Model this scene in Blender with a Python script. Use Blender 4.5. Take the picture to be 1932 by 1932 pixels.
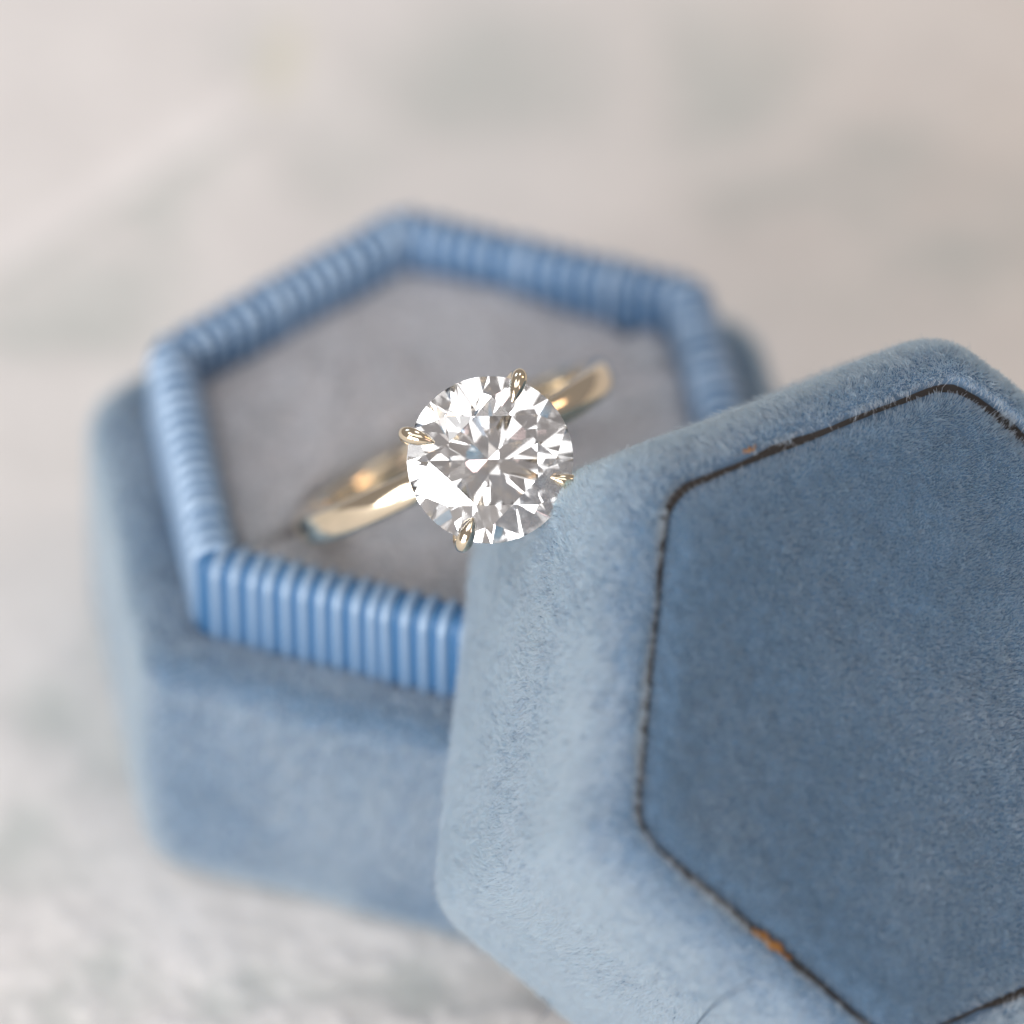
import bpy, bmesh, math
import numpy as np
from mathutils import Vector, Matrix

# ------------------------------------------------------------------ units: built in millimetres, stored in metres
MM = 0.001
rng = np.random.default_rng(7)
scene = bpy.context.scene
for o in list(bpy.data.objects):
    bpy.data.objects.remove(o)

def V(*a):
    return np.array(a, float)
def unit(a):
    a = np.asarray(a, float)
    return a / np.linalg.norm(a)

# ------------------------------------------------------------------ camera
EL = math.radians(43)
TO_CAM = V(0, -math.cos(EL), math.sin(EL))
IMG_UP = V(0, math.sin(EL), math.cos(EL))
IMG_RT = V(1, 0, 0)
TARGET = V(2.92, -3.03, 15.45)
DIST = 400.0
PXMM = 39.1                                   # photograph pixels (at 1932 wide) per mm at the target
cam_data = bpy.data.cameras.new('camera')
cam = bpy.data.objects.new('camera', cam_data)
scene.collection.objects.link(cam)
cam.location = Vector((TARGET + TO_CAM * DIST) * MM)
cam.rotation_euler = (math.pi / 2 - EL, 0, 0)
cam_data.sensor_width = 36
cam_data.lens = 36 * DIST / (1932 / PXMM)
cam_data.clip_start = 0.02
cam_data.clip_end = 20
cam_data.dof.use_dof = True
cam_data.dof.aperture_fstop = 16.0
scene.camera = cam

# ------------------------------------------------------------------ light: soft front windows, plus added fill and sparkle lamps
world = bpy.data.worlds.new('World')
scene.world = world
world.use_nodes = True
bg = world.node_tree.nodes['Background']
bg.inputs[0].default_value = (1.0, 0.925, 0.905, 1)
bg.inputs[1].default_value = 0.22

def area_lamp(name, az, el, dist, sx, sy, radiance, col):
    d = V(math.cos(math.radians(az)) * math.cos(math.radians(el)),
          math.sin(math.radians(az)) * math.cos(math.radians(el)), math.sin(math.radians(el)))
    ld = bpy.data.lights.new(name, 'AREA')
    ld.shape = 'RECTANGLE'
    ld.size, ld.size_y = sx, sy
    ld.energy = radiance * math.pi * sx * sy
    ld.color = col
    lo = bpy.data.objects.new(name, ld)
    scene.collection.objects.link(lo)
    lo.location = Vector(TARGET * MM) + Vector(d * dist)
    lo.rotation_euler = Vector(d).to_track_quat('Z', 'Y').to_euler()
    return lo
area_lamp('window_light', 228, 13, 0.75, 0.24, 0.46, 8.2, (1.0, 0.97, 0.965))
area_lamp('window_light', 253, 9, 0.75, 0.24, 0.46, 7.6, (1.0, 0.985, 0.975))
area_lamp('overhead_fill_lamp', 205, 60, 0.85, 0.50, 0.32, 2.0, (0.97, 0.985, 1.0))  # added fill from the upper left, lifts the tabletop
area_lamp('overhead_fill_lamp', 284, 67, 0.90, 0.60, 0.40, 1.15, (1.0, 0.985, 0.97))  # added fill above the camera, whitens the centre of the diamond
area_lamp('back_sparkle_lamp', 128, 40, 0.90, 0.30, 0.24, 3.0, (0.62, 0.80, 1.0))  # added blue lamp, no real window; gives the stone cool flashes
area_lamp('back_sparkle_lamp', 70, 56, 0.95, 0.16, 0.30, 2.8, (1.0, 0.97, 0.95))  # added small lamp for more sparkle in the stone
area_lamp('side_sparkle_lamp', 322, 30, 0.90, 0.10, 0.30, 3.6, (1.0, 0.72, 0.70))  # added pink lamp, puts coloured flashes into the facets
area_lamp('side_sparkle_lamp', 20, 38, 0.90, 0.12, 0.26, 4.6, (1.0, 0.66, 0.40))  # added orange lamp for warm flashes, stands for no window

scene.view_settings.view_transform = 'Standard'
scene.view_settings.look = 'None'
scene.view_settings.gamma = 1
scene.view_settings.exposure = 0.47
scene.render.engine = 'CYCLES'
cy = scene.cycles
cy.use_denoising = True
cy.max_bounces = 20
cy.diffuse_bounces = 4
cy.glossy_bounces = 8
cy.transmission_bounces = 20
cy.sample_clamp_indirect = 6.0
cy.sample_clamp_direct = 0
cy.blur_glossy = 0.0
scene.cycles_curves.shape = 'RIBBONS'

# ------------------------------------------------------------------ helpers
def make_obj(name, data, parent=None, mat=None):
    o = bpy.data.objects.new(name, data)
    scene.collection.objects.link(o)
    if parent is not None:
        o.parent = parent
    if mat is not None and data is not None:
        data.materials.append(mat)
    return o

def mesh_obj(name, verts, faces, mat, parent=None, smooth=True):
    me = bpy.data.meshes.new(name)
    me.from_pydata([tuple(float(c) * MM for c in p) for p in verts], [], [tuple(int(i) for i in f) for f in faces])
    me.validate()
    bm = bmesh.new(); bm.from_mesh(me)
    bmesh.ops.recalc_face_normals(bm, faces=bm.faces)
    bm.to_mesh(me); bm.free()
    me.polygons.foreach_set('use_smooth', [smooth] * len(me.polygons))
    me.update()
    return make_obj(name, me, parent, mat)

def empty(name, label, cat):
    o = bpy.data.objects.new(name, None)
    scene.collection.objects.link(o)
    o['label'] = label; o['category'] = cat
    o.empty_display_size = 0.004
    return o

_perm = rng.permutation(512)
_val = rng.random(512)
def vnoise(x, y, z=0.0):
    """smooth value noise, 0..1, vectorised"""
    x, y, z = np.broadcast_arrays(np.asarray(x, float), np.asarray(y, float), np.asarray(z, float))
    xi, yi, zi = np.floor(x).astype(int), np.floor(y).astype(int), np.floor(z).astype(int)
    fx, fy, fz = x - xi, y - yi, z - zi
    fx, fy, fz = [f * f * (3 - 2 * f) for f in (fx, fy, fz)]
    def h(a, b, c):
        return _val[_perm[(_perm[(_perm[a & 511] + b) & 511] + c) & 511]]
    r = 0
    for dx in (0, 1):
        for dy in (0, 1):
            for dz in (0, 1):
                r = r + h(xi + dx, yi + dy, zi + dz) * (fx if dx else 1 - fx) * (fy if dy else 1 - fy) * (fz if dz else 1 - fz)
    return r
def fbm(x, y, z=0.0, oct=4):
    s, a, t = 0, 1.0, 0
    for i in range(oct):
        s = s + a * vnoise(np.asarray(x) * 2 ** i + 17 * i, np.asarray(y) * 2 ** i + 5 * i, np.asarray(z) * 2 ** i)
        t += a; a *= 0.5
    return s / t

def hex_loop(apothem, corner_r, rot, per_side=12, per_corner=7):
    """rounded hexagon outline with a fixed vertex count; rot = angle of vertex 0 (radians)"""
    pts = []
    R = apothem / math.cos(math.pi / 6)
    corner_r = max(0.02, min(corner_r, apothem * 0.8))
    for k in range(6):
        a = rot + k * math.pi / 3
        cr = R - corner_r / math.cos(math.pi / 6)
        cx, cyy = cr * math.cos(a), cr * math.sin(a)
        for j in range(per_corner):
            t = a + (j / (per_corner - 1) - 0.5) * math.pi / 3
            pts.append((cx + corner_r * math.cos(t), cyy + corner_r * math.sin(t)))
        a2 = a + math.pi / 3
        p0 = np.array(pts[-1])
        t2 = a2 - math.pi / 6
        p1 = np.array((cr * math.cos(a2) + corner_r * math.cos(t2), cr * math.sin(a2) + corner_r * math.sin(t2)))
        for j in range(1, per_side):
            pts.append(tuple(p0 + (p1 - p0) * j / per_side))
    return np.array(pts)

def sweep_hex(profile, corner_ref, a_ref, rot, close_first=False, close_last=False, wob=None, grow=1.0):
    """loft a closed hexagonal shell through (apothem, height) stations"""
    rings = []
    for (a, h) in profile:
        L = hex_loop(a, corner_ref + (a - a_ref) * grow, rot)
        ring = np.column_stack([L, np.full(len(L), h)])
        rings.append(ring)
    n = len(rings[0])
    verts = np.concatenate(rings)
    if wob is not None:
        verts = wob(verts)
    faces = []
    for i in range(len(rings) - 1):
        for j in range(n):
            k = (j + 1) % n
            faces.append((i * n + j, i * n + k, (i + 1) * n + k, (i + 1) * n + j))
    if close_first:
        faces.append(tuple(range(n - 1, -1, -1)))
    if close_last:
        faces.append(tuple((len(rings) - 1) * n + j for j in range(n)))
    return verts, faces

def arc(cx, cz, r, t0, t1, n):
    return [(cx + r * math.cos(math.radians(t0 + (t1 - t0) * i / n)), cz + r * math.sin(math.radians(t0 + (t1 - t0) * i / n))) for i in range(n + 1)]

# ------------------------------------------------------------------ materials
def new_mat(name):
    m = bpy.data.materials.new(name); m.use_nodes = True
    nt = m.node_tree
    for n in list(nt.nodes):
        nt.nodes.remove(n)
    out = nt.nodes.new('ShaderNodeOutputMaterial')
    return m, nt, out

def principled(nt, **kw):
    p = nt.nodes.new('ShaderNodeBsdfPrincipled')
    for k, v in kw.items():
        p.inputs[k.replace('_', ' ')].default_value = v
    return p

def velvet_cloth(name, col, sheen_col, sheen):
    """woven backing the nap grows from"""
    m, nt, out = new_mat(name)
    p = principled(nt, Roughness=0.95, Sheen_Weight=sheen, Sheen_Roughness=0.35, Sheen_Tint=(*sheen_col, 1), Specular_IOR_Level=0.1)
    tc = nt.nodes.new('ShaderNodeTexCoord')
    ns = nt.nodes.new('ShaderNodeTexNoise'); ns.inputs['Scale'].default_value = 1400; ns.inputs['Detail'].default_value = 3
    nt.links.new(tc.outputs['Object'], ns.inputs['Vector'])
    mx = nt.nodes.new('ShaderNodeMix'); mx.data_type = 'RGBA'
    mx.inputs[6].default_value = (*[c * 0.6 for c in col], 1); mx.inputs[7].default_value = (*[min(1, c * 1.35) for c in col], 1)
    nt.links.new(ns.outputs['Fac'], mx.inputs[0])
    nt.links.new(mx.outputs[2], p.inputs['Base Color'])
    bp = nt.nodes.new('ShaderNodeBump'); bp.inputs['Strength'].default_value = 0.5; bp.inputs['Distance'].default_value = 0.0002
    nt.links.new(ns.outputs['Fac'], bp.inputs['Height']); nt.links.new(bp.outputs['Normal'], p.inputs['Normal'])
    nt.links.new(p.outputs[0], out.inputs[0])
    return m

def nap_mat(name, col, rough=0.55, gloss=0.39):
    m, nt, out = new_mat(name)
    h = nt.nodes.new('ShaderNodeBsdfHairPrincipled')
    h.parametrization = 'COLOR'
    hi = nt.nodes.new('ShaderNodeHairInfo')
    mx = nt.nodes.new('ShaderNodeMix'); mx.data_type = 'RGBA'
    mx.inputs[6].default_value = (*[c * 0.5 for c in col], 1); mx.inputs[7].default_value = (*[min(1, c * 1.5) for c in col], 1)
    nt.links.new(hi.outputs['Random'], mx.inputs[0])
    nt.links.new(mx.outputs[2], h.inputs['Color'])
    h.inputs['Roughness'].default_value = rough
    h.inputs['Radial Roughness'].default_value = 0.7
    h.inputs['Coat'].default_value = 0.0
    h.inputs['IOR'].default_value = 1.45
    g = nt.nodes.new('ShaderNodeBsdfHair'); g.component = 'Reflection'
    g.inputs['Color'].default_value = (1.0, 0.885, 0.865, 1)
    g.inputs['RoughnessU'].default_value = 0.55; g.inputs['RoughnessV'].default_value = 1.0
    ms = nt.nodes.new('ShaderNodeMixShader'); ms.inputs[0].default_value = gloss
    nt.links.new(h.outputs[0], ms.inputs[1]); nt.links.new(g.outputs[0], ms.inputs[2])
    nt.links.new(ms.outputs[0], out.inputs[0])
    return m

BLUE = (0.110, 0.215, 0.365)
M_cloth = velvet_cloth('velvet_backing', (0.115, 0.175, 0.255), (0.7, 0.75, 0.82), 0.35)
M_nap = nap_mat('velvet_nap_blue', (0.062, 0.172, 0.290))
M_grey_cloth = velvet_cloth('grey_velvet_backing', (0.36, 0.385, 0.42), (0.7, 0.72, 0.75), 0.4)
M_grey_nap = nap_mat('velvet_nap_grey', (0.50, 0.655, 0.83))

def ribbon_mat(name, col, rough, sheen):
    m, nt, out = new_mat(name)
    p = principled(nt, Base_Color=(*col, 1), Roughness=rough, Sheen_Weight=sheen, Sheen_Roughness=0.3, Sheen_Tint=(0.75, 0.85, 1, 1), Specular_IOR_Level=0.5)
    tc = nt.nodes.new('ShaderNodeTexCoord')
    w = nt.nodes.new('ShaderNodeTexNoise'); w.inputs['Scale'].default_value = 5000
    nt.links.new(tc.outputs['Object'], w.inputs['Vector'])
    bp = nt.nodes.new('ShaderNodeBump'); bp.inputs['Strength'].default_value = 0.25; bp.inputs['Distance'].default_value = 0.00005
    nt.links.new(w.outputs['Fac'], bp.inputs['Height']); nt.links.new(bp.outputs['Normal'], p.inputs['Normal'])
    nt.links.new(p.outputs[0], out.inputs[0])
    return m
M_ribbon = ribbon_mat('ribbon_ground', (0.035, 0.125, 0.27), 0.6, 0.1)

def silk_mat():
    """silky cord of the grosgrain: dyed fibre with a broad pale lustre"""
    m, nt, out = new_mat('ribbon_rib')
    d = principled(nt, Base_Color=(0.05, 0.155, 0.32, 1), Roughness=0.7, Specular_IOR_Level=0.3)
    g = nt.nodes.new('ShaderNodeBsdfAnisotropic')
    g.inputs['Color'].default_value = (0.80, 0.91, 1.0, 1); g.inputs['Roughness'].default_value = 0.58
    tc = nt.nodes.new('ShaderNodeTexCoord')
    w = nt.nodes.new('ShaderNodeTexNoise'); w.inputs['Scale'].default_value = 6000; w.inputs['Detail'].default_value = 3
    nt.links.new(tc.outputs['Object'], w.inputs['Vector'])
    bp = nt.nodes.new('ShaderNodeBump'); bp.inputs['Strength'].default_value = 0.5; bp.inputs['Distance'].default_value = 0.00006
    nt.links.new(w.outputs['Fac'], bp.inputs['Height'])
    nt.links.new(bp.outputs['Normal'], d.inputs['Normal']); nt.links.new(bp.outputs['Normal'], g.inputs['Normal'])
    ms = nt.nodes.new('ShaderNodeMixShader'); ms.inputs[0].default_value = 0.41
    nt.links.new(d.outputs[0], ms.inputs[1]); nt.links.new(g.outputs[0], ms.inputs[2])
    nt.links.new(ms.outputs[0], out.inputs[0])
    return m
M_rib = silk_mat()

def metal_mat():
    m, nt, out = new_mat('champagne_gold')
    p = principled(nt, Base_Color=(0.84, 0.725, 0.55, 1), Metallic=1.0, Roughness=0.10)
    tc = nt.nodes.new('ShaderNodeTexCoord')
    n = nt.nodes.new('ShaderNodeTexNoise'); n.inputs['Scale'].default_value = 900; n.inputs['Detail'].default_value = 4
    nt.links.new(tc.outputs['Object'], n.inputs['Vector'])
    mr = nt.nodes.new('ShaderNodeMapRange'); mr.inputs[3].default_value = 0.07; mr.inputs[4].default_value = 0.15
    nt.links.new(n.outputs['Fac'], mr.inputs[0]); nt.links.new(mr.outputs[0], p.inputs['Roughness'])
    nt.links.new(p.outputs[0], out.inputs[0])
    return m
M_gold = metal_mat()

def diamond_mat():
    m, nt, out = new_mat('diamond')
    g = nt.nodes.new('ShaderNodeBsdfGlass')
    g.inputs['Color'].default_value = (1, 1, 1, 1); g.inputs['Roughness'].default_value = 0.0; g.inputs['IOR'].default_value = 2.42
    nt.links.new(g.outputs[0], out.inputs[0])
    return m
M_diamond = diamond_mat()

def simple_mat(name, col, rough=0.7, **kw):
    m, nt, out = new_mat(name)
    p = principled(nt, Base_Color=(*col, 1), Roughness=rough, **kw)
    tc = nt.nodes.new('ShaderNodeTexCoord')
    n = nt.nodes.new('ShaderNodeTexNoise'); n.inputs['Scale'].default_value = 1500
    nt.links.new(tc.outputs['Object'], n.inputs['Vector'])
    bp = nt.nodes.new('ShaderNodeBump'); bp.inputs['Strength'].default_value = 0.2; bp.inputs['Distance'].default_value = 0.0001
    nt.links.new(n.outputs['Fac'], bp.inputs['Height']); nt.links.new(bp.outputs['Normal'], p.inputs['Normal'])
    nt.links.new(p.outputs[0], out.inputs[0])
    return m
M_board = simple_mat('dark_cardboard', (0.03, 0.035, 0.045), 0.9)
M_seam = simple_mat('seam_board_brown', (0.040, 0.032, 0.028), 0.9)
M_glue = simple_mat('amber_glue', (0.30, 0.125, 0.012), 0.3, Transmission_Weight=0.3, Coat_Weight=0.4)
M_thread = simple_mat('dark_thread', (0.05, 0.07, 0.11), 0.8)
M_lint = simple_mat('pale_lint', (0.75, 0.76, 0.76), 0.8)

def table_mat():
    m, nt, out = new_mat('painted_canvas')
    p = principled(nt, Roughness=0.72, Specular_IOR_Level=0.35)
    at = nt.nodes.new('ShaderNodeAttribute'); at.attribute_name = 'paint'
    tc = nt.nodes.new('ShaderNodeTexCoord')
    n = nt.nodes.new('ShaderNodeTexNoise'); n.inputs['Scale'].default_value = 700; n.inputs['Detail'].default_value = 4
    nt.links.new(tc.outputs['Object'], n.inputs['Vector'])
    mr = nt.nodes.new('ShaderNodeMapRange'); mr.inputs[3].default_value = 0.94; mr.inputs[4].default_value = 1.05
    nt.links.new(n.outputs['Fac'], mr.inputs[0])
    mul = nt.nodes.new('ShaderNodeMix'); mul.data_type = 'RGBA'; mul.blend_type = 'MULTIPLY'; mul.inputs[0].default_value = 1
    nt.links.new(at.outputs['Color'], mul.inputs[6]); nt.links.new(mr.outputs[0], mul.inputs[7])
    nt.links.new(mul.outputs[2], p.inputs['Base Color'])
    bp = nt.nodes.new('ShaderNodeBump'); bp.inputs['Strength'].default_value = 0.25; bp.inputs['Distance'].default_value = 0.0003
    nt.links.new(n.outputs['Fac'], bp.inputs['Height']); nt.links.new(bp.outputs['Normal'], p.inputs['Normal'])
    nt.links.new(p.outputs[0], out.inputs[0])
    return m
M_table = table_mat()

# ------------------------------------------------------------------ velvet nap: real short fibres growing from a mesh
def nap(parent, mat, density, length, radius, lean=0.45, seed=1, keep=None, clump=0.35, name='velvet_nap', drift=V(0, 0, -1)):
    me = parent.data
    me.calc_loop_triangles()
    nt_ = len(me.loop_triangles)
    tv = np.empty(nt_ * 3, np.int32); me.loop_triangles.foreach_get('vertices', tv); tv = tv.reshape(-1, 3)
    co = np.empty(len(me.vertices) * 3, np.float32); me.vertices.foreach_get('co', co); co = co.reshape(-1, 3).astype(float) / MM
    no = np.empty(len(me.vertices) * 3, np.float32); me.vertices.foreach_get('normal', no); no = no.reshape(-1, 3).astype(float)
    A, B, C = co[tv[:, 0]], co[tv[:, 1]], co[tv[:, 2]]
    area = 0.5 * np.linalg.norm(np.cross(B - A, C - A), axis=1)
    if keep is not None:
        area = area * keep((A + B + C) / 3)
    r = np.random.default_rng(seed)
    n = int(area.sum() * density)
    idx = r.choice(nt_, n, p=area / area.sum())
    u, v = r.random(n), r.random(n)
    f = u + v > 1; u[f] = 1 - u[f]; v[f] = 1 - v[f]
    w = 1 - u - v
    P = A[idx] * w[:, None] + B[idx] * u[:, None] + C[idx] * v[:, None]
    N = no[tv[idx, 0]] * w[:, None] + no[tv[idx, 1]] * u[:, None] + no[tv[idx, 2]] * v[:, None]
    N /= np.linalg.norm(N, axis=1)[:, None] + 1e-9
    # brushed direction: a slow drift plus patches where the pile was stroked the other way
    def field(s, k):
        return np.column_stack([fbm(P[:, 0] * s + k, P[:, 1] * s, P[:, 2] * s, 2), fbm(P[:, 0] * s, P[:, 1] * s + k, P[:, 2] * s, 2), fbm(P[:, 0] * s, P[:, 1] * s, P[:, 2] * s + k, 2)]) - 0.5
    L = field(0.16, 31.7) * 2.6 + field(1.7, 11.3) * clump * 3 + field(4.2, 3.3) * clump * 3.5 + r.normal(0, 0.42, (n, 3)) + drift * 0.35
    L -= N * np.sum(L * N, axis=1)[:, None]
    ln = length * (0.6 + 0.6 * r.random(n))[:, None]
    stray = (r.random(n) < 0.012)[:, None]
    ln = np.where(stray, ln * 1.7, ln)
    p1 = P + (N * 0.85 + L * lean * 0.35) * ln * 0.5
    p2 = P + (N * 0.80 + L * lean) * ln
    pts = np.stack([P - N * 0.03, p1, p2], 1).reshape(-1, 3) * MM
    cu = bpy.data.hair_curves.new(name)
    cu.add_curves([3] * n)
    cu.attributes['position'].data.foreach_set('vector', pts.astype(np.float32).ravel())
    ra = cu.attributes.get('radius') or cu.attributes.new('radius', 'FLOAT', 'POINT')
    rad = radius * (0.75 + 0.5 * r.random(n))[:, None] * np.array([1.0, 0.9, 0.35])[None, :] * MM
    ra.data.foreach_set('value', rad.astype(np.float32).ravel())
    cu.materials.append(mat)
    o = bpy.data.objects.new(name, cu)
    scene.collection.objects.link(o)
    o.parent = parent
    o['kind'] = 'stuff'
    return o

# ------------------------------------------------------------------ the painted canvas surface
def grid_axis(lo, hi, step, far):
    a = list(np.arange(lo, hi + 1e-6, step))
    x, s = hi, step
    while x < far:
        s *= 1.35; x += s; a.append(x)
    x, s = lo, step
    b = []
    while x > -far:
        s *= 1.35; x -= s; b.append(x)
    return np.array(b[::-1] + a)

def px_to_table(px, py):
    """where a spot seen in the photograph lies on the surface, in mm"""
    d = (px - 966) / PXMM; e = (966 - py) / PXMM
    ray = -TO_CAM * DIST + IMG_RT * d + IMG_UP * e
    o = TARGET + TO_CAM * DIST
    return (o + ray * (-o[2] / ray[2]))[:2]

gx = grid_axis(-34, 44, 0.36, 500); gy = grid_axis(-34, 66, 0.36, 500)
TX, TY = np.meshgrid(gx, gy, indexing='ij')
X, Y = TX.ravel(), TY.ravel()
patch = np.zeros_like(X)
wx = X + (fbm(X * .22, Y * .22, 3.3) - .5) * 9 + (fbm(X * .9, Y * .9, 8.3) - .5) * 2.2
wy = Y + (fbm(X * .22 + 40, Y * .22, 3.3) - .5) * 9 + (fbm(X * .9 + 20, Y * .9, 5.3) - .5) * 2.2
for (px, py, rx, ry, st) in [(915, 175, 150, 105, .95), (1340, 150, 95, 105, .95), (1690, 290, 120, 45, .8), (1500, 390, 130, 45, .75), (1800, 500, 100, 45, .8),
                             (1890, 400, 60, 60, .5), (345, 440, 62, 55, .95), (130, 600, 130, 42, .9), (320, 560, 60, 30, .6), (505, 140, 45, 110, .55), (640, 330, 70, 80, .55),
                             (120, 1365, 75, 38, .9), (225, 1450, 55, 60, .8), (30, 1640, 80, 45, .9), (130, 1660, 70, 24, .6), (500, 1880, 110, 40, .9), (190, 1850, 100, 38, .9),
                             (770, 1880, 110, 48, .95), (60, 1900, 100, 35, .7), (1460, 90, 60, 40, .4), (1600, 600, 120, 40, .35), (240, 1200, 40, 80, .5), (900, 1905, 90, 30, .6), (20, 560, 60, 40, .4)]:
    c = px_to_table(px, py)
    q = ((wx - c[0]) / (rx / PXMM)) ** 2 + ((wy - c[1]) / (ry / (PXMM * math.sin(EL)))) ** 2
    patch = np.maximum(patch, st * 0.85 * np.exp(-(q ** 1.1) * 0.42))
# more of the same beyond the frame
seen = (X > -30) & (X < 36) & (Y > -36) & (Y < 62)
far_p = np.clip((fbm(X * .12, Y * .12, 1.7) - .52) * 6, 0, .9)
patch = np.where(seen, patch, far_p)
rough = fbm(X * 1.1, Y * 0.8, 2.2, 4)
ridge = 1 - np.abs(2 * fbm(X * .55 + Y * .25, Y * .5 - X * .2, 9.1, 4) - 1)
front = np.clip((-Y - 8) / 14, 0.15, 1)
hgt = (rough - .5) * 0.17 * (0.45 + front) + np.clip(ridge - .86, 0, 1) * 1.05 * front * (1 - 0.6 * patch) - 0.10 * patch
bed = np.hypot(X, Y) < 0  # keep everything flat only by the clearance below
hgt = np.minimum(hgt, 0.55) + 0.35
base_c = V(0.785, 0.755, 0.73); warm_c = V(0.775, 0.71, 0.645); sage_c = V(0.47, 0.505, 0.475); white_c = V(0.88, 0.845, 0.83); yellow_c = V(0.69, 0.66, 0.54)
wm = np.clip((X - 2) / 26, 0, 1) * np.clip((Y + 5) / 25, 0, 1) * (0.5 + 0.6 * fbm(X * .12, Y * .12, 6.1))
mott = np.clip((fbm(X * .35, Y * .3, 7.7, 3) - .35) * 2.2, 0, 1)
col = base_c[None] * (1 - wm[:, None]) + warm_c[None] * wm[:, None]
col = col * (0.93 + 0.09 * mott[:, None])
wt = np.clip(np.clip(ridge - .80, 0, 1) * 3.2 * front, 0, .7)[:, None]
col = col * (1 - wt) + white_c[None] * wt
pm = np.clip(patch * (0.72 + 0.5 * (fbm(X * .8, Y * .8, 4.4, 3) - .4)), 0, 1)[:, None] * (1 - 0.7 * wt)
col = col * (1 - pm) + sage_c[None] * pm
for (x0, y0, x1, y1, w_, cc, st) in [(0, 490, 480, 190, .8, white_c, .75), (0, 545, 470, 250, .45, sage_c, .55), (545, 70, 520, 175, 1.0, yellow_c, .8)]:
    a, b = px_to_table(x0, y0), px_to_table(x1, y1)
    t = np.clip(((X - a[0]) * (b[0] - a[0]) + (Y - a[1]) * (b[1] - a[1])) / ((b - a) @ (b - a)), 0, 1)
    dd = np.hypot(X - a[0] - t * (b[0] - a[0]), Y - a[1] - t * (b[1] - a[1])) / w_
    k = (st * np.exp(-dd ** 2))[:, None]
    col = col * (1 - k) + cc[None] * k
nx, ny = len(gx), len(gy)
ii = np.arange(nx - 1)[:, None] * ny + np.arange(ny - 1)[None, :]
quads = np.stack([ii, ii + ny, ii + ny + 1, ii + 1], -1).reshape(-1, 4)
me = bpy.data.meshes.new('tabletop')
me.vertices.add(nx * ny); me.vertices.foreach_set('co', (np.column_stack([X, Y, hgt]) * MM).astype(np.float32).ravel())
me.loops.add(len(quads) * 4); me.loops.foreach_set('vertex_index', quads.ravel().astype(np.int32))
me.polygons.add(len(quads)); me.polygons.foreach_set('loop_start', np.arange(0, len(quads) * 4, 4, dtype=np.int32))
me.polygons.foreach_set('use_smooth', np.ones(len(quads), bool))
me.update(calc_edges=True); me.validate()
ca = me.color_attributes.new('paint', 'FLOAT_COLOR', 'POINT')
ca.data.foreach_set('color', np.column_stack([col, np.ones(len(col))]).astype(np.float32).ravel())
table = make_obj('tabletop', me, None, M_table)
table['kind'] = 'structure'
table['label'] = 'off-white painted canvas surface with soft sage grey patches'
table['category'] = 'surface'

# ------------------------------------------------------------------ the open ring box
ROT = math.radians(100.1)                    # direction of one hexagon corner
CX, CY = 0.21, 0.29
Z_BODY, Z_COLLAR, Z_PAD = 14.0, 18.7, 16.5
A_BODY = 19.3 * math.cos(math.pi / 6)
A_COL = 15.96 * math.cos(math.pi / 6)
box = empty('ring_box', 'open hexagonal pale blue velvet ring box with ribbed ribbon collar around grey cushion', 'ring box')
box.location = (CX * MM, CY * MM, 0)

prof = [(A_BODY - 5, 0.55)] + arc(A_BODY - 1.4, 1.95, 1.4, -90, 0, 6) + [(A_BODY + .05, 4), (A_BODY + .08, 7), (A_BODY + .05, 10)] + arc(A_BODY - 1.5, Z_BODY - 1.5, 1.5, 0, 90, 7) \
    + [(A_COL + .35, Z_BODY - .08), (A_COL + .12, Z_BODY - .3), (A_COL + .06, Z_BODY - 1.0), (A_COL + .06, 3.0), (A_COL - 3, 3.0)]
def wob_body(v):
    d = (fbm(v[:, 0] * .35, v[:, 1] * .35, v[:, 2] * .35, 3) - .5) * 0.5
    r = np.hypot(v[:, 0], v[:, 1]) + 1e-6
    m = (v[:, 2] > .5) & (r > 14.4)
    v[:, 0] += np.where(m, v[:, 0] / r * d, 0); v[:, 1] += np.where(m, v[:, 1] / r * d, 0)
    return v
vs, fs = sweep_hex(prof, 2.7, A_BODY, ROT, close_first=True, close_last=True, wob=wob_body, grow=0.5)
body = mesh_obj('body', vs, fs, M_cloth, box)
nap(body, M_nap, 90, 0.42, 0.020, seed=3, keep=lambda c: ((c[:, 2] > 0.4) & (np.hypot(c[:, 0], c[:, 1]) > 13.2) & ~((c[:, 2] < 13.6) & (np.hypot(c[:, 0], c[:, 1]) < 15.2 - 0))).astype(float) * 1.0)

# collar: stiff hexagonal ring wrapped in grosgrain ribbon
TH = 1.9
colp = [(A_COL, 8.0), (A_COL, Z_COLLAR - .75)] + arc(A_COL - .75, Z_COLLAR - .75, .75, 10, 90, 5) + arc(A_COL - TH + .75, Z_COLLAR - .75, .75, 90, 170, 5) + [(A_COL - TH, Z_COLLAR - .75), (A_COL - TH, 8.0)]
vs, fs = sweep_hex(colp, 0.55, A_COL, ROT)
n_ = len(hex_loop(1, .1, 0))
fs += [((len(colp) - 1) * n_ + j, (len(colp) - 1) * n_ + (j + 1) % n_, (j + 1) % n_, j) for j in range(n_)]
collar = mesh_obj('collar', vs, fs, M_ribbon, box)
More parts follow.
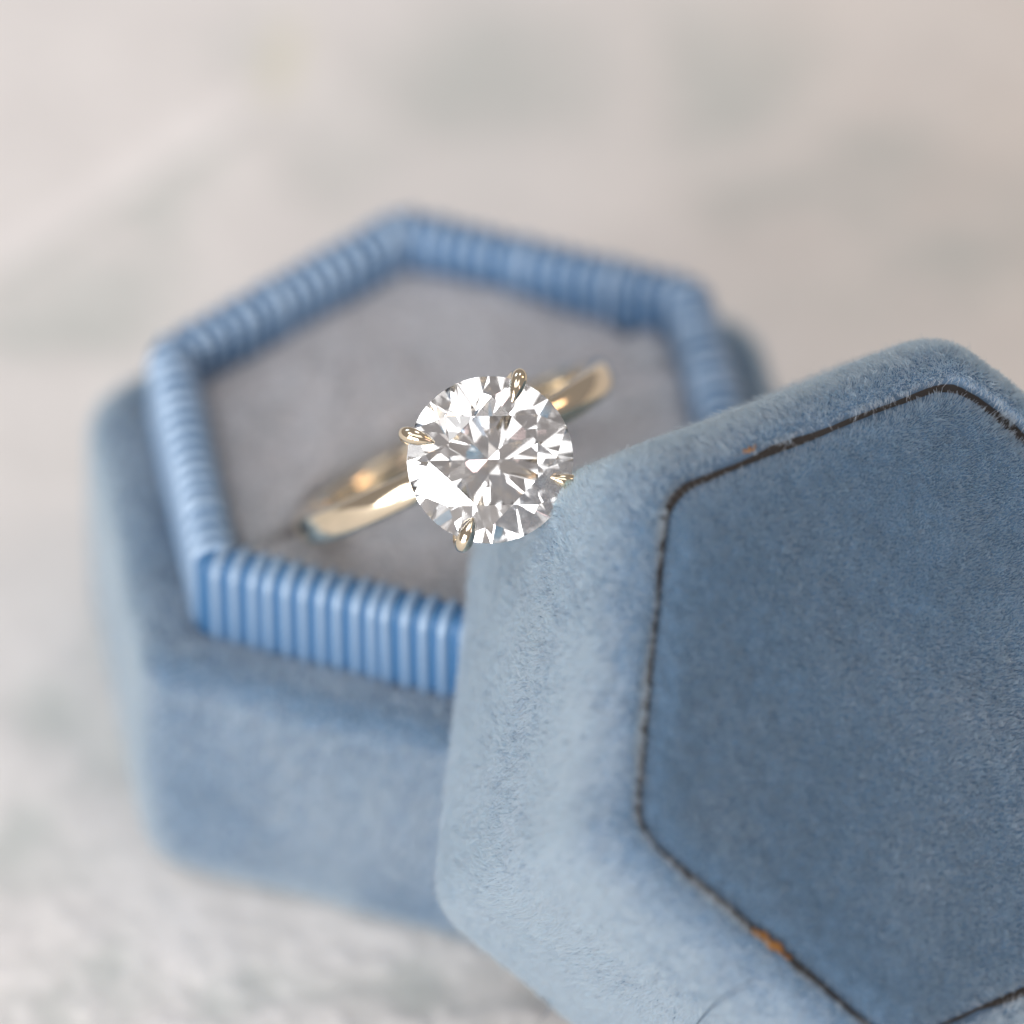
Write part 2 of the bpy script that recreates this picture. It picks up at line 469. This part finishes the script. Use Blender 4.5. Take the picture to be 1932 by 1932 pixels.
# one rib: a rounded cord of the weave running up the outside, over the rim and down the inside
path = [(0.0, Z_BODY - .5), (0.0, Z_BODY + 2), (0.0, Z_COLLAR - .75)] + arc(-.75, Z_COLLAR - .75, .75, 10, 90, 6) + arc(-TH + .75, Z_COLLAR - .75, .75, 90, 170, 6) + [(-TH, Z_COLLAR - .75), (-TH, Z_PAD - .8)]
path = np.array(path)
tan = np.gradient(path, axis=0); tan /= np.linalg.norm(tan, axis=1)[:, None]
nor = np.column_stack([tan[:, 1], -tan[:, 0]])
PITCH = 0.875
sec = [(-.25, -.05), (-.225, .10), (-.13, .22), (0, .26), (.13, .22), (.225, .10), (.25, -.05)]
rv, rf = [], []
for i in range(len(path)):
    for (w_, h_) in sec:
        q = path[i] + nor[i] * h_
        rv.append((q[0], w_, q[1]))
m_ = len(sec)
for i in range(len(path) - 1):
    for j in range(m_ - 1):
        rf.append((i * m_ + j, i * m_ + j + 1, (i + 1) * m_ + j + 1, (i + 1) * m_ + j))
rib_me = None
side = 15.96
n_rib = int((side - .35) / PITCH)
for k in range(6):
    a = ROT + (k + .5) * math.pi / 3
    for i in range(n_rib):
        if rib_me is None:
            r0 = mesh_obj('rib', rv, rf, M_rib, collar); rib_me = r0.data; ro = r0
        else:
            ro = r0.copy(); scene.collection.objects.link(ro); ro.parent = collar
        t = (i - (n_rib - 1) / 2) * PITCH + rng.normal(0, .010)
        ro.location = Vector((A_COL * math.cos(a) - t * math.sin(a), A_COL * math.sin(a) + t * math.cos(a), rng.normal(0, .015))) * MM
        ro.rotation_euler = (rng.normal(0, .006), 0, a)

tray_v = hex_loop(A_COL - TH + .02, .3, ROT, 1, 3)
nn = len(tray_v)
mesh_obj('inner_tray', [(*p, 3.4) for p in tray_v] + [(*p, 8.2) for p in tray_v], [tuple(range(nn - 1, -1, -1)), tuple(range(nn, 2 * nn))] + [(j, (j + 1) % nn, nn + (j + 1) % nn, nn + j) for j in range(nn)], M_board, box, smooth=False)

# ------------------------------------------------------------------ ring pose (fitted to the photograph)
H = V(0.189, -4.261, 20.5) + TO_CAM * 2.1
U = unit(V(0.13112, -0.74821, 0.65038))            # ring centre -> stone
c_ = 0.883 * IMG_RT + 0.469 * IMG_UP
c_ = unit(c_ - U * (c_ @ U))
ang = -0.0108
Cdir = unit(math.cos(ang) * c_ + math.sin(ang) * np.cross(U, c_))
Nrm = unit(np.cross(Cdir, U))                      # ring axis (up and to the back)
R_OUT, R_IN, BW = 8.45, 7.2, 1.62
D_ST = 7.68
STONE = H + U * 13.18
focus = (DIST - (STONE + U * 0.6 - TARGET) @ TO_CAM) * MM
cam_data.dof.focus_distance = float(focus)

# ------------------------------------------------------------------ cushion: two velvet pads with the slit between them
hexc = hex_loop(A_COL - TH - .18, .9, ROT)
hexc3 = np.column_stack([hexc, np.full(len(hexc), Z_PAD)])
Hl = H - V(CX, CY, 0)
def slit_side(p):                                   # signed distance from the ring plane
    return (p - Hl) @ Nrm
def clip_poly(poly, off, sgn):
    out = []
    n = len(poly)
    for i in range(n):
        a, b = poly[i], poly[(i + 1) % n]
        da, db = sgn * (slit_side(a) - off), sgn * (slit_side(b) - off)
        if da >= 0: out.append(a)
        if (da >= 0) != (db >= 0):
            out.append(a + (b - a) * da / (da - db))
    return np.array(out)
def resample(poly, n):
    P = np.vstack([poly, poly[:1]])
    d = np.r_[0, np.cumsum(np.linalg.norm(np.diff(P, axis=0), axis=1))]
    s = np.linspace(0, d[-1], n + 1)[:-1]
    return np.column_stack([np.interp(s, d, P[:, i]) for i in range(3)])
slope = unit(np.cross(np.cross(Nrm, V(0, 0, 1)), Nrm))     # steepest line inside the ring plane
if slope[2] > 0: slope = -slope
def cushion_pad(sgn, off, seed):
    poly = resample(clip_poly(hexc3, off, sgn), 150)
    on = np.abs(slit_side(poly) - off) < 0.02
    ldir = unit(np.cross(Nrm, V(0, 0, 1)))
    t = (poly - Hl) @ ldir
    close = (np.clip((np.abs(t) - 4.4) / 1.7, 0, 1) ** 2 * (3 - 2 * np.clip((np.abs(t) - 4.4) / 1.7, 0, 1))) * (abs(off) - 0.03)
    hd = unit(V(Nrm[0], Nrm[1], 0)) / math.hypot(Nrm[0], Nrm[1])
    poly = poly - np.where(on, close, 0)[:, None] * sgn * hd[None]
    cen = poly.mean(0)
    n = len(poly)
    verts, faces = [cen.copy()], []
    fr = np.r_[np.linspace(0.06, 0.86, 22), 0.90, 0.93, 0.955, 0.975, 0.99, 1.0]
    edge_d = 1.15
    for f in fr:
        ring = cen + (poly - cen) * f
        gap = np.linalg.norm(poly - cen, axis=1) * (1 - f)
        rad = np.clip(1 - gap / edge_d, 0, 1)
        z = -(1 - np.sqrt(np.clip(1 - rad ** 2, 0, 1))) * 0.9
        r2 = ring.copy(); r2[:, 2] = Z_PAD + z
        verts.extend(r2)
    k = len(fr)
    for depth in (1.8, 4, 8.2):
        r2 = poly.copy()
        r2 = r2 + np.where(on[:, None], slope[None] * ((depth) / -slope[2]), V(0, 0, -depth)[None])
        verts.extend(r2); k += 1
    v = np.array(verts)
    top = v[:, 2] > Z_PAD - 1.2
    x, y = v[:, 0], v[:, 1]
    lump = (fbm(x * .16, y * .16, seed, 3) - .5) * 1.3
    crease = 0
    for (qx, qy, dx, dy, amp) in ((9.0, 7.3, .82, .57, -.55), (9.6, 5.7, .90, .43, -.50), (8.8, 3.7, .93, .36, .45), (9.5, 2.2, .97, .2, -.40), (-7.5, 3.0, .3, .95, -.22)):
        wv = (fbm(x * .35, y * .35, 2.0 + qy) - .5) * 1.3
        d = -dy * (x - qx) + dx * (y - qy) + wv
        al = dx * (x - qx) + dy * (y - qy)
        crease = crease + amp * np.exp(-(d / .55) ** 2 - (al / 3.2) ** 2)
    v[:, 2] += np.where(top, lump + crease, 0)
    for j in range(n):
        faces.append((0, 1 + j, 1 + (j + 1) % n))
    for i in range(k - 1):
        for j in range(n):
            a, b = 1 + i * n + j, 1 + i * n + (j + 1) % n
            faces.append((a, a + n, b + n, b))
    faces.append(tuple(1 + (k - 1) * n + j for j in range(n)))
    p = mesh_obj('cushion_pad', v, faces, M_grey_cloth, box)
    nap(p, M_grey_nap, 75, 0.34, 0.020, seed=seed + 20, keep=lambda c: (c[:, 2] > Z_PAD - 3.2).astype(float), drift=V(.6, .2, 0), lean=.7)
    return p
cushion_pad(-1, -1.02, 5)
cushion_pad(+1, +1.02, 9)

# ------------------------------------------------------------------ the ring
ring = empty('solitaire_ring', 'gold solitaire ring with round diamond, pushed into the slit of the cushion', 'ring')
RM = Matrix((( Cdir[0], Nrm[0], U[0], H[0] * MM), (Cdir[1], Nrm[1], U[1], H[1] * MM), (Cdir[2], Nrm[2], U[2], H[2] * MM), (0, 0, 0, 1)))
ring.matrix_world = RM                              # local x along the band, y = ring axis, z = towards the stone

# band: comfort-fit D section, slightly slimmer under the stone
def band():
    nseg, sec = 160, []
    for i in range(20):
        t = 2 * math.pi * i / 20
        cx, sx = math.cos(t), math.sin(t)
        sec.append((math.copysign(abs(cx) ** .58, cx), math.copysign(abs(sx) ** .74, sx)))
    vs, fs = [], []
    for i in range(nseg):
        a = 2 * math.pi * i / nseg
        top = max(0, math.cos(a))
        w = BW * (1 - .12 * top ** 6)
        th = (R_OUT - R_IN)
        for (y, r) in sec:
            rr = (R_OUT + R_IN) / 2 + r * th / 2
            if r > 0: rr -= 0.10 * abs(y) ** 3
            vs.append((rr * math.sin(a), y * w / 2, rr * math.cos(a)))
    m = len(sec)
    for i in range(nseg):
        for j in range(m):
            fs.append((i * m + j, i * m + (j + 1) % m, ((i + 1) % nseg) * m + (j + 1) % m, ((i + 1) % nseg) * m + j))
    return vs, fs
vs, fs = band()
mesh_obj('band', vs, fs, M_gold, ring)

# stone: 57-facet round brilliant
def brilliant(R, z0, spin):
    rt, ca, pa, g = 0.575, math.radians(34.3), math.radians(40.9), 0.028
    def P(rho, az, z):
        return V(rho * math.cos(az), rho * math.sin(az), z)
    tc, tp = math.tan(ca), math.tan(pa)
    e = math.pi / 8
    zt = g + (1 - rt) * tc
    rs = 0.5 * (rt * math.cos(e) + 1)
    rl = 0.24
    verts, faces = [], []
    key = {}
    def vid(p):
        k = tuple(np.round(p, 6))
        if k not in key:
            key[k] = len(verts); verts.append(p)
        return key[k]
    NA = 5
    def arc_on(pl0, pl1, pl2, a0, a1):
        n = np.cross(pl1 - pl0, pl2 - pl0)
        out = []
        for i in range(NA + 1):
            a = a0 + (a1 - a0) * i / NA
            x, y = math.cos(a), math.sin(a)
            z = pl0[2] - (n[0] * (x - pl0[0]) + n[1] * (y - pl0[1])) / n[2]
            out.append(V(x, y, z))
        return out
    top_arcs, bot_arcs = [], []
    faces.append([vid(P(rt, k * 2 * e, zt)) for k in range(8)])
    for k in range(8):
        a = k * 2 * e
        T0, T1 = P(rt, a, zt), P(rt, a + 2 * e, zt)
        Sm = P(rs, a - e, g + (1 - rs * math.cos(e)) * tc); Sp = P(rs, a + e, g + (1 - rs * math.cos(e)) * tc)
        G0 = P(1, a, g); Gp = P(1, a + e, g); Gm = P(1, a - e, g)
        faces.append([vid(T0), vid(Sp), vid(T1)])
        faces.append([vid(T0), vid(Sm), vid(G0), vid(Sp)])
        A1 = arc_on(Sp, G0, Gp, a, a + e); A2 = arc_on(Sm, Gm, G0, a - e, a)
        faces.append([vid(Sp)] + [vid(q) for q in A1]); faces.append([vid(Sm)] + [vid(q) for q in A2])
        top_arcs += [A2, A1]
        Cu = V(0, 0, -g - tp)
        Lm = P(rl, a - e, -g - (1 - rl * math.cos(e)) * tp); Lp = P(rl, a + e, -g - (1 - rl * math.cos(e)) * tp)
        B0, Bp, Bm = P(1, a, -g), P(1, a + e, -g), P(1, a - e, -g)
        faces.append([vid(Cu), vid(Lp), vid(B0), vid(Lm)])
        A3 = arc_on(Lp, B0, Bp, a, a + e); A4 = arc_on(Lm, Bm, B0, a - e, a)
        faces.append([vid(Lp)] + [vid(q) for q in A3]); faces.append([vid(Lm)] + [vid(q) for q in A4])
        bot_arcs += [A4, A3]
    for TA, BA in zip(top_arcs, bot_arcs):
        for i in range(NA):
            faces.append([vid(TA[i]), vid(TA[i + 1]), vid(BA[i + 1]), vid(BA[i])])
    c, s = math.cos(spin), math.sin(spin)
    out = [(R * (p[0] * c - p[1] * s), R * (p[0] * s + p[1] * c), R * p[2] + z0) for p in verts]
    return out, faces
ZS = 13.18
vs, fs = brilliant(D_ST / 2, ZS, math.radians(4))
stone = mesh_obj('diamond', vs, fs, M_diamond, ring, smooth=False)
stone['label'] = 'clear round brilliant-cut diamond'

def tube(points, radii, n=12, flat=None):
    """swept tube with round caps; flat = (dir, factor) squeezes the section"""
    P = np.array(points, float); vs, fs = [], []
    T = np.gradient(P, axis=0); T /= np.linalg.norm(T, axis=1)[:, None]
    ref = np.cross(T[0], V(0, 0, 1)) if abs(T[0][2]) < .95 else np.cross(T[0], V(1, 0, 0))
    ref = unit(ref)
    for i in range(len(P)):
        ref = unit(ref - T[i] * (ref @ T[i])); b = np.cross(T[i], ref)
        for j in range(n):
            t = 2 * math.pi * j / n
            vs.append(P[i] + radii[i] * (math.cos(t) * ref + math.sin(t) * b))
    for i in range(len(P) - 1):
        for j in range(n):
            fs.append((i * n + j, i * n + (j + 1) % n, (i + 1) * n + (j + 1) % n, (i + 1) * n + j))
    fs.append(tuple(range(n - 1, -1, -1))); fs.append(tuple((len(P) - 1) * n + j for j in range(n)))
    return vs, fs

def smooth_path(pts, n=40):
    """Catmull-Rom through control points (each x,y,z,radius)"""
    P = np.array([2 * np.array(pts[0]) - pts[1]] + [np.array(p) for p in pts] + [2 * np.array(pts[-1]) - pts[-2]], float)
    out = []
    m = len(pts) - 1
    for i in range(n + 1):
        t = i / n * m; k = min(int(t), m - 1); t -= k
        p0, p1, p2, p3 = P[k:k + 4]
        out.append(.5 * (2 * p1 + (p2 - p0) * t + (2 * p0 - 5 * p1 + 4 * p2 - p3) * t * t + (3 * p1 - p0 - 3 * p2 + p3) * t ** 3))
    out = np.array(out)
    return out[:, :3], np.clip(out[:, 3], .02, None)

RS = D_ST / 2
head = mesh_obj('setting', *tube([(0, 0, R_OUT - .35), (0, 0, R_OUT + .35), (0, 0, R_OUT + 1.05)], [.75, .72, .95], 20), M_gold, ring)
# gallery rail
gv, gf = [], []
for i in range(72):
    a = 2 * math.pi * i / 72
    for j in range(10):
        t = 2 * math.pi * j / 10
        rr = 1.55 + .22 * math.cos(t)
        gv.append((rr * math.cos(a), rr * math.sin(a), ZS - 2.95 + .24 * math.sin(t)))
for i in range(72):
    for j in range(10):
        gf.append((i * 10 + j, i * 10 + (j + 1) % 10, ((i + 1) % 72) * 10 + (j + 1) % 10, ((i + 1) % 72) * 10 + j))
mesh_obj('gallery_rail', gv, gf, M_gold, head)
for k in range(4):
    az = math.radians(45 + 90 * k + (-1.5, 1.0, -0.5, 1.5)[k])
    def pr(rho, z): return (rho * math.cos(az), rho * math.sin(az), z)
    big = (.70, .72, .68, .66)[k]
    ctl = [(*pr(.45, R_OUT + .55), .42), (*pr(1.55, ZS - 3.0), .44), (*pr(2.75, ZS - 1.9), .44), (*pr(3.75, ZS - .85), .44),
           (*pr(RS + .26, ZS - .05), .50 * big), (*pr(RS + .13, ZS + .42), .56 * big), (*pr(RS - .30, ZS + .66), .50 * big), (*pr(RS - .72, ZS + .76), .30 * big), (*pr(RS - 1.05, ZS + .80), .05)]
    pp, rr = smooth_path(ctl, 48)
    mesh_obj('prong', *tube(pp, rr, 16), M_gold, head)

def hexd(c):
    d = np.array([c[:, 0] * math.cos(math.radians(120 + 60 * k)) + c[:, 1] * math.sin(math.radians(120 + 60 * k)) for k in range(6)])
    return 0.5 * np.log(np.exp(d / 0.5).sum(0))     # distance to a hexagon with softened corners

# ------------------------------------------------------------------ the lid, leaning on the box
LR = np.array([[0.92563, 0.09945, 0.36512], [0.12811, 0.82553, -0.54963], [-0.35608, 0.55553, 0.75139]])
LC = V(21.818, -25.919, 25.111) - TO_CAM * 0.35 - IMG_UP * 0.42
lid = empty('box_cover', 'closed-top hexagonal blue velvet lid tilted against the open box', 'box lid')
lid.matrix_world = Matrix([[*LR[0], LC[0] * MM], [*LR[1], LC[1] * MM], [*LR[2], LC[2] * MM], [0, 0, 0, 1]])
S_SEAM, S_OUT, L_DEP = 15.62, 18.35, 18.86
A_SEAM = S_SEAM * math.cos(math.pi / 6); A_OUT = S_OUT * math.cos(math.pi / 6)
LROT = math.radians(90)
rr_ = 2.05
wallp = [(A_SEAM - .9, -1.2), (A_SEAM - .05, -.95), (A_SEAM + .10, -.45), (A_SEAM + .35, -.06)] + [] \
    + [(A_OUT - .20 - 1.95 + 1.95 * math.cos(math.radians(t)), -3.6 + .05 + 3.6 * math.sin(math.radians(t))) for t in (84, 76, 67, 58, 48, 38, 28, 16, 4)] + [(A_OUT - .12, -5), (A_OUT - .02, -8), (A_OUT + .05, -11), (A_OUT + .08, -14)] + arc(A_OUT - .75, -L_DEP + .75, .75, 0, -180, 8) + [(A_OUT - 1.5, -6), (A_OUT - 1.6, -3.2), (A_OUT - 5, -3.0), (3, -3.0)]
def wob_lid(v):
    r = np.hypot(v[:, 0], v[:, 1]) + 1e-6
    d = (fbm(v[:, 0] * .3, v[:, 1] * .3, v[:, 2] * .3 + 9, 3) - .5) * 0.45
    m = r > A_SEAM + .3
    v[:, 0] += np.where(m, v[:, 0] / r * d, 0); v[:, 1] += np.where(m, v[:, 1] / r * d, 0)
    # the turned-in edge is hand-folded, so the seam wanders
    s = (r < A_OUT / math.cos(math.pi / 6)) & (v[:, 2] > -1.3) & (v[:, 2] < .3)
    d2 = (fbm(v[:, 0] * .5, v[:, 1] * .5, 4.4, 3) - .5) * 0.45 * s
    v[:, 0] += v[:, 0] / r * d2; v[:, 1] += v[:, 1] / r * d2
    v[:, 2] += (fbm(v[:, 0] * .25, v[:, 1] * .25, 1.4, 2) - .5) * 0.35 * s
    return v
vs, fs = sweep_hex(wallp, 2.4, A_OUT, LROT, close_last=True, wob=wob_lid, grow=-0.10)
wall = mesh_obj('side_wall', vs, fs, M_cloth, lid)
nap(wall, M_nap, 220, 0.40, 0.0130, seed=11, lean=.58, keep=lambda c: ((c[:, 2] > -L_DEP + .2) & (hexd(c) > A_SEAM + .34) & ~((c[:, 2] < -2.6) & (np.hypot(c[:, 0], c[:, 1]) < A_OUT - .9))).astype(float))

# dark board edge that shows at the bottom of the seam
bl, sv, sf = [hex_loop(A_SEAM - .42, 2.5, LROT), hex_loop(A_SEAM + .40, 2.7, LROT)], [], []
nb = len(bl[0])
for (L_, z_) in ((bl[0], -1.1), (bl[0], -.40), (bl[1], -.40), (bl[1], -1.1)):
    sv += [(*p, z_) for p in L_]
for i in range(4):
    for j in range(nb):
        sf.append((i * nb + j, i * nb + (j + 1) % nb, ((i + 1) % 4) * nb + (j + 1) % nb, ((i + 1) % 4) * nb + j))
mesh_obj('seam_board', sv, sf, M_seam, lid, smooth=False)

# padded top panel
outl = hex_loop(A_SEAM - .06, 2.6, LROT, 20, 9)
n = len(outl)
pv, pf = [(0, 0, .35)], []
fr = np.r_[np.linspace(.05, .84, 24), .88, .91, .935, .955, .97, .982, .992, 1.0]
for f in fr:
    ringp = outl * f
    gap = np.linalg.norm(outl, axis=1) * (1 - f)
    rd = np.clip(1 - gap / 1.5, 0, 1)
    z = .35 - .25 * f ** 2 - (1 - np.sqrt(np.clip(1 - rd ** 2, 0, 1))) * .85
    pv.extend(np.column_stack([ringp, z]))
pv.extend(np.column_stack([outl, np.full(n, -1.6)]))
pv = np.array([np.array(p, float) for p in pv])
tp_ = pv[:, 2] > -1.5
pv[:, 2] += np.where(tp_, (fbm(pv[:, 0] * .22, pv[:, 1] * .22, 3.1, 3) - .5) * .35, 0)
for j in range(n): pf.append((0, 1 + j, 1 + (j + 1) % n))
for i in range(len(fr)):
    for j in range(n):
        a, b = 1 + i * n + j, 1 + i * n + (j + 1) % n
        pf.append((a, a + n, b + n, b))
pf.append(tuple(1 + len(fr) * n + j for j in range(n)))
panel = mesh_obj('top_panel', pv, pf, M_cloth, lid)
panel['label'] = 'deeper blue velvet hexagonal top panel'
nap(panel, M_nap, 230, 0.42, 0.0125, lean=.13, seed=12, keep=lambda c: (hexd(c) < A_SEAM - .36).astype(float), clump=.55)

# amber glue showing in the seam, and stray fibres
def lid_edge(k, t, out):
    a0, a1 = LROT + k * math.pi / 3, LROT + (k + 1) * math.pi / 3
    p = V(math.cos(a0), math.sin(a0), 0) * (1 - t) + V(math.cos(a1), math.sin(a1), 0) * t
    nrm = V(math.cos((a0 + a1) / 2), math.sin((a0 + a1) / 2), 0)
    return p * S_SEAM + nrm * out
def glue(k, t0, t1, out, z, r):
    pts = []
    for i in range(9):
        t = t0 + (t1 - t0) * i / 8
        p = lid_edge(k, t, out + .12 * math.sin(i * 2.1)); pts.append((*p[:2], z + .06 * math.sin(i * 1.7), r * (.35 + .65 * math.sin(math.pi * (i + .6) / 9.2))))
    pp, rad = smooth_path(pts, 24)
    return mesh_obj('glue_spot', *tube(pp, rad, 10), M_glue, lid)
glue(2, .45, .59, .06, -.12, .24)
glue(0, .70, .745, .42, .26, .055)

def fibre_bunch(name, curves, r, mat, parent):
    vs, fs = [], []
    for pts in curves:
        pp, rad = smooth_path([(*p, r) for p in pts], 14)
        a, b = tube(pp, rad, 5)
        o = len(vs); vs += list(a); fs += [tuple(i + o for i in f) for f in b]
    ob = mesh_obj(name, vs, fs, mat, parent)
    return ob
def on_wall(px, py, k, lift):
    """point on the outer side wall k of the lid, in lid coordinates"""
    o = LR.T @ (TARGET + TO_CAM * DIST - LC)
    d = LR.T @ (-TO_CAM * DIST + IMG_RT * (px - 966) / PXMM + IMG_UP * (966 - py) / PXMM)
    a = LROT + (k + .5) * math.pi / 3
    nrm = V(math.cos(a), math.sin(a), 0)
    return o + d * ((A_OUT + lift - o @ nrm) / (d @ nrm))
fibre_bunch('loose_thread', [[on_wall(x, y, 2, .42) for (x, y) in ((1310, 1938), (1345, 1898), (1380, 1872), (1425, 1850))]], .030, M_thread, wall)
fibre_bunch('loose_thread', [[on_wall(x, y, 2, .50) for (x, y) in ((1020, 1880), (1036, 1892), (1032, 1912), (1018, 1925))]], .014, M_thread, wall)
print('focus', focus, 'objects', len(bpy.data.objects))
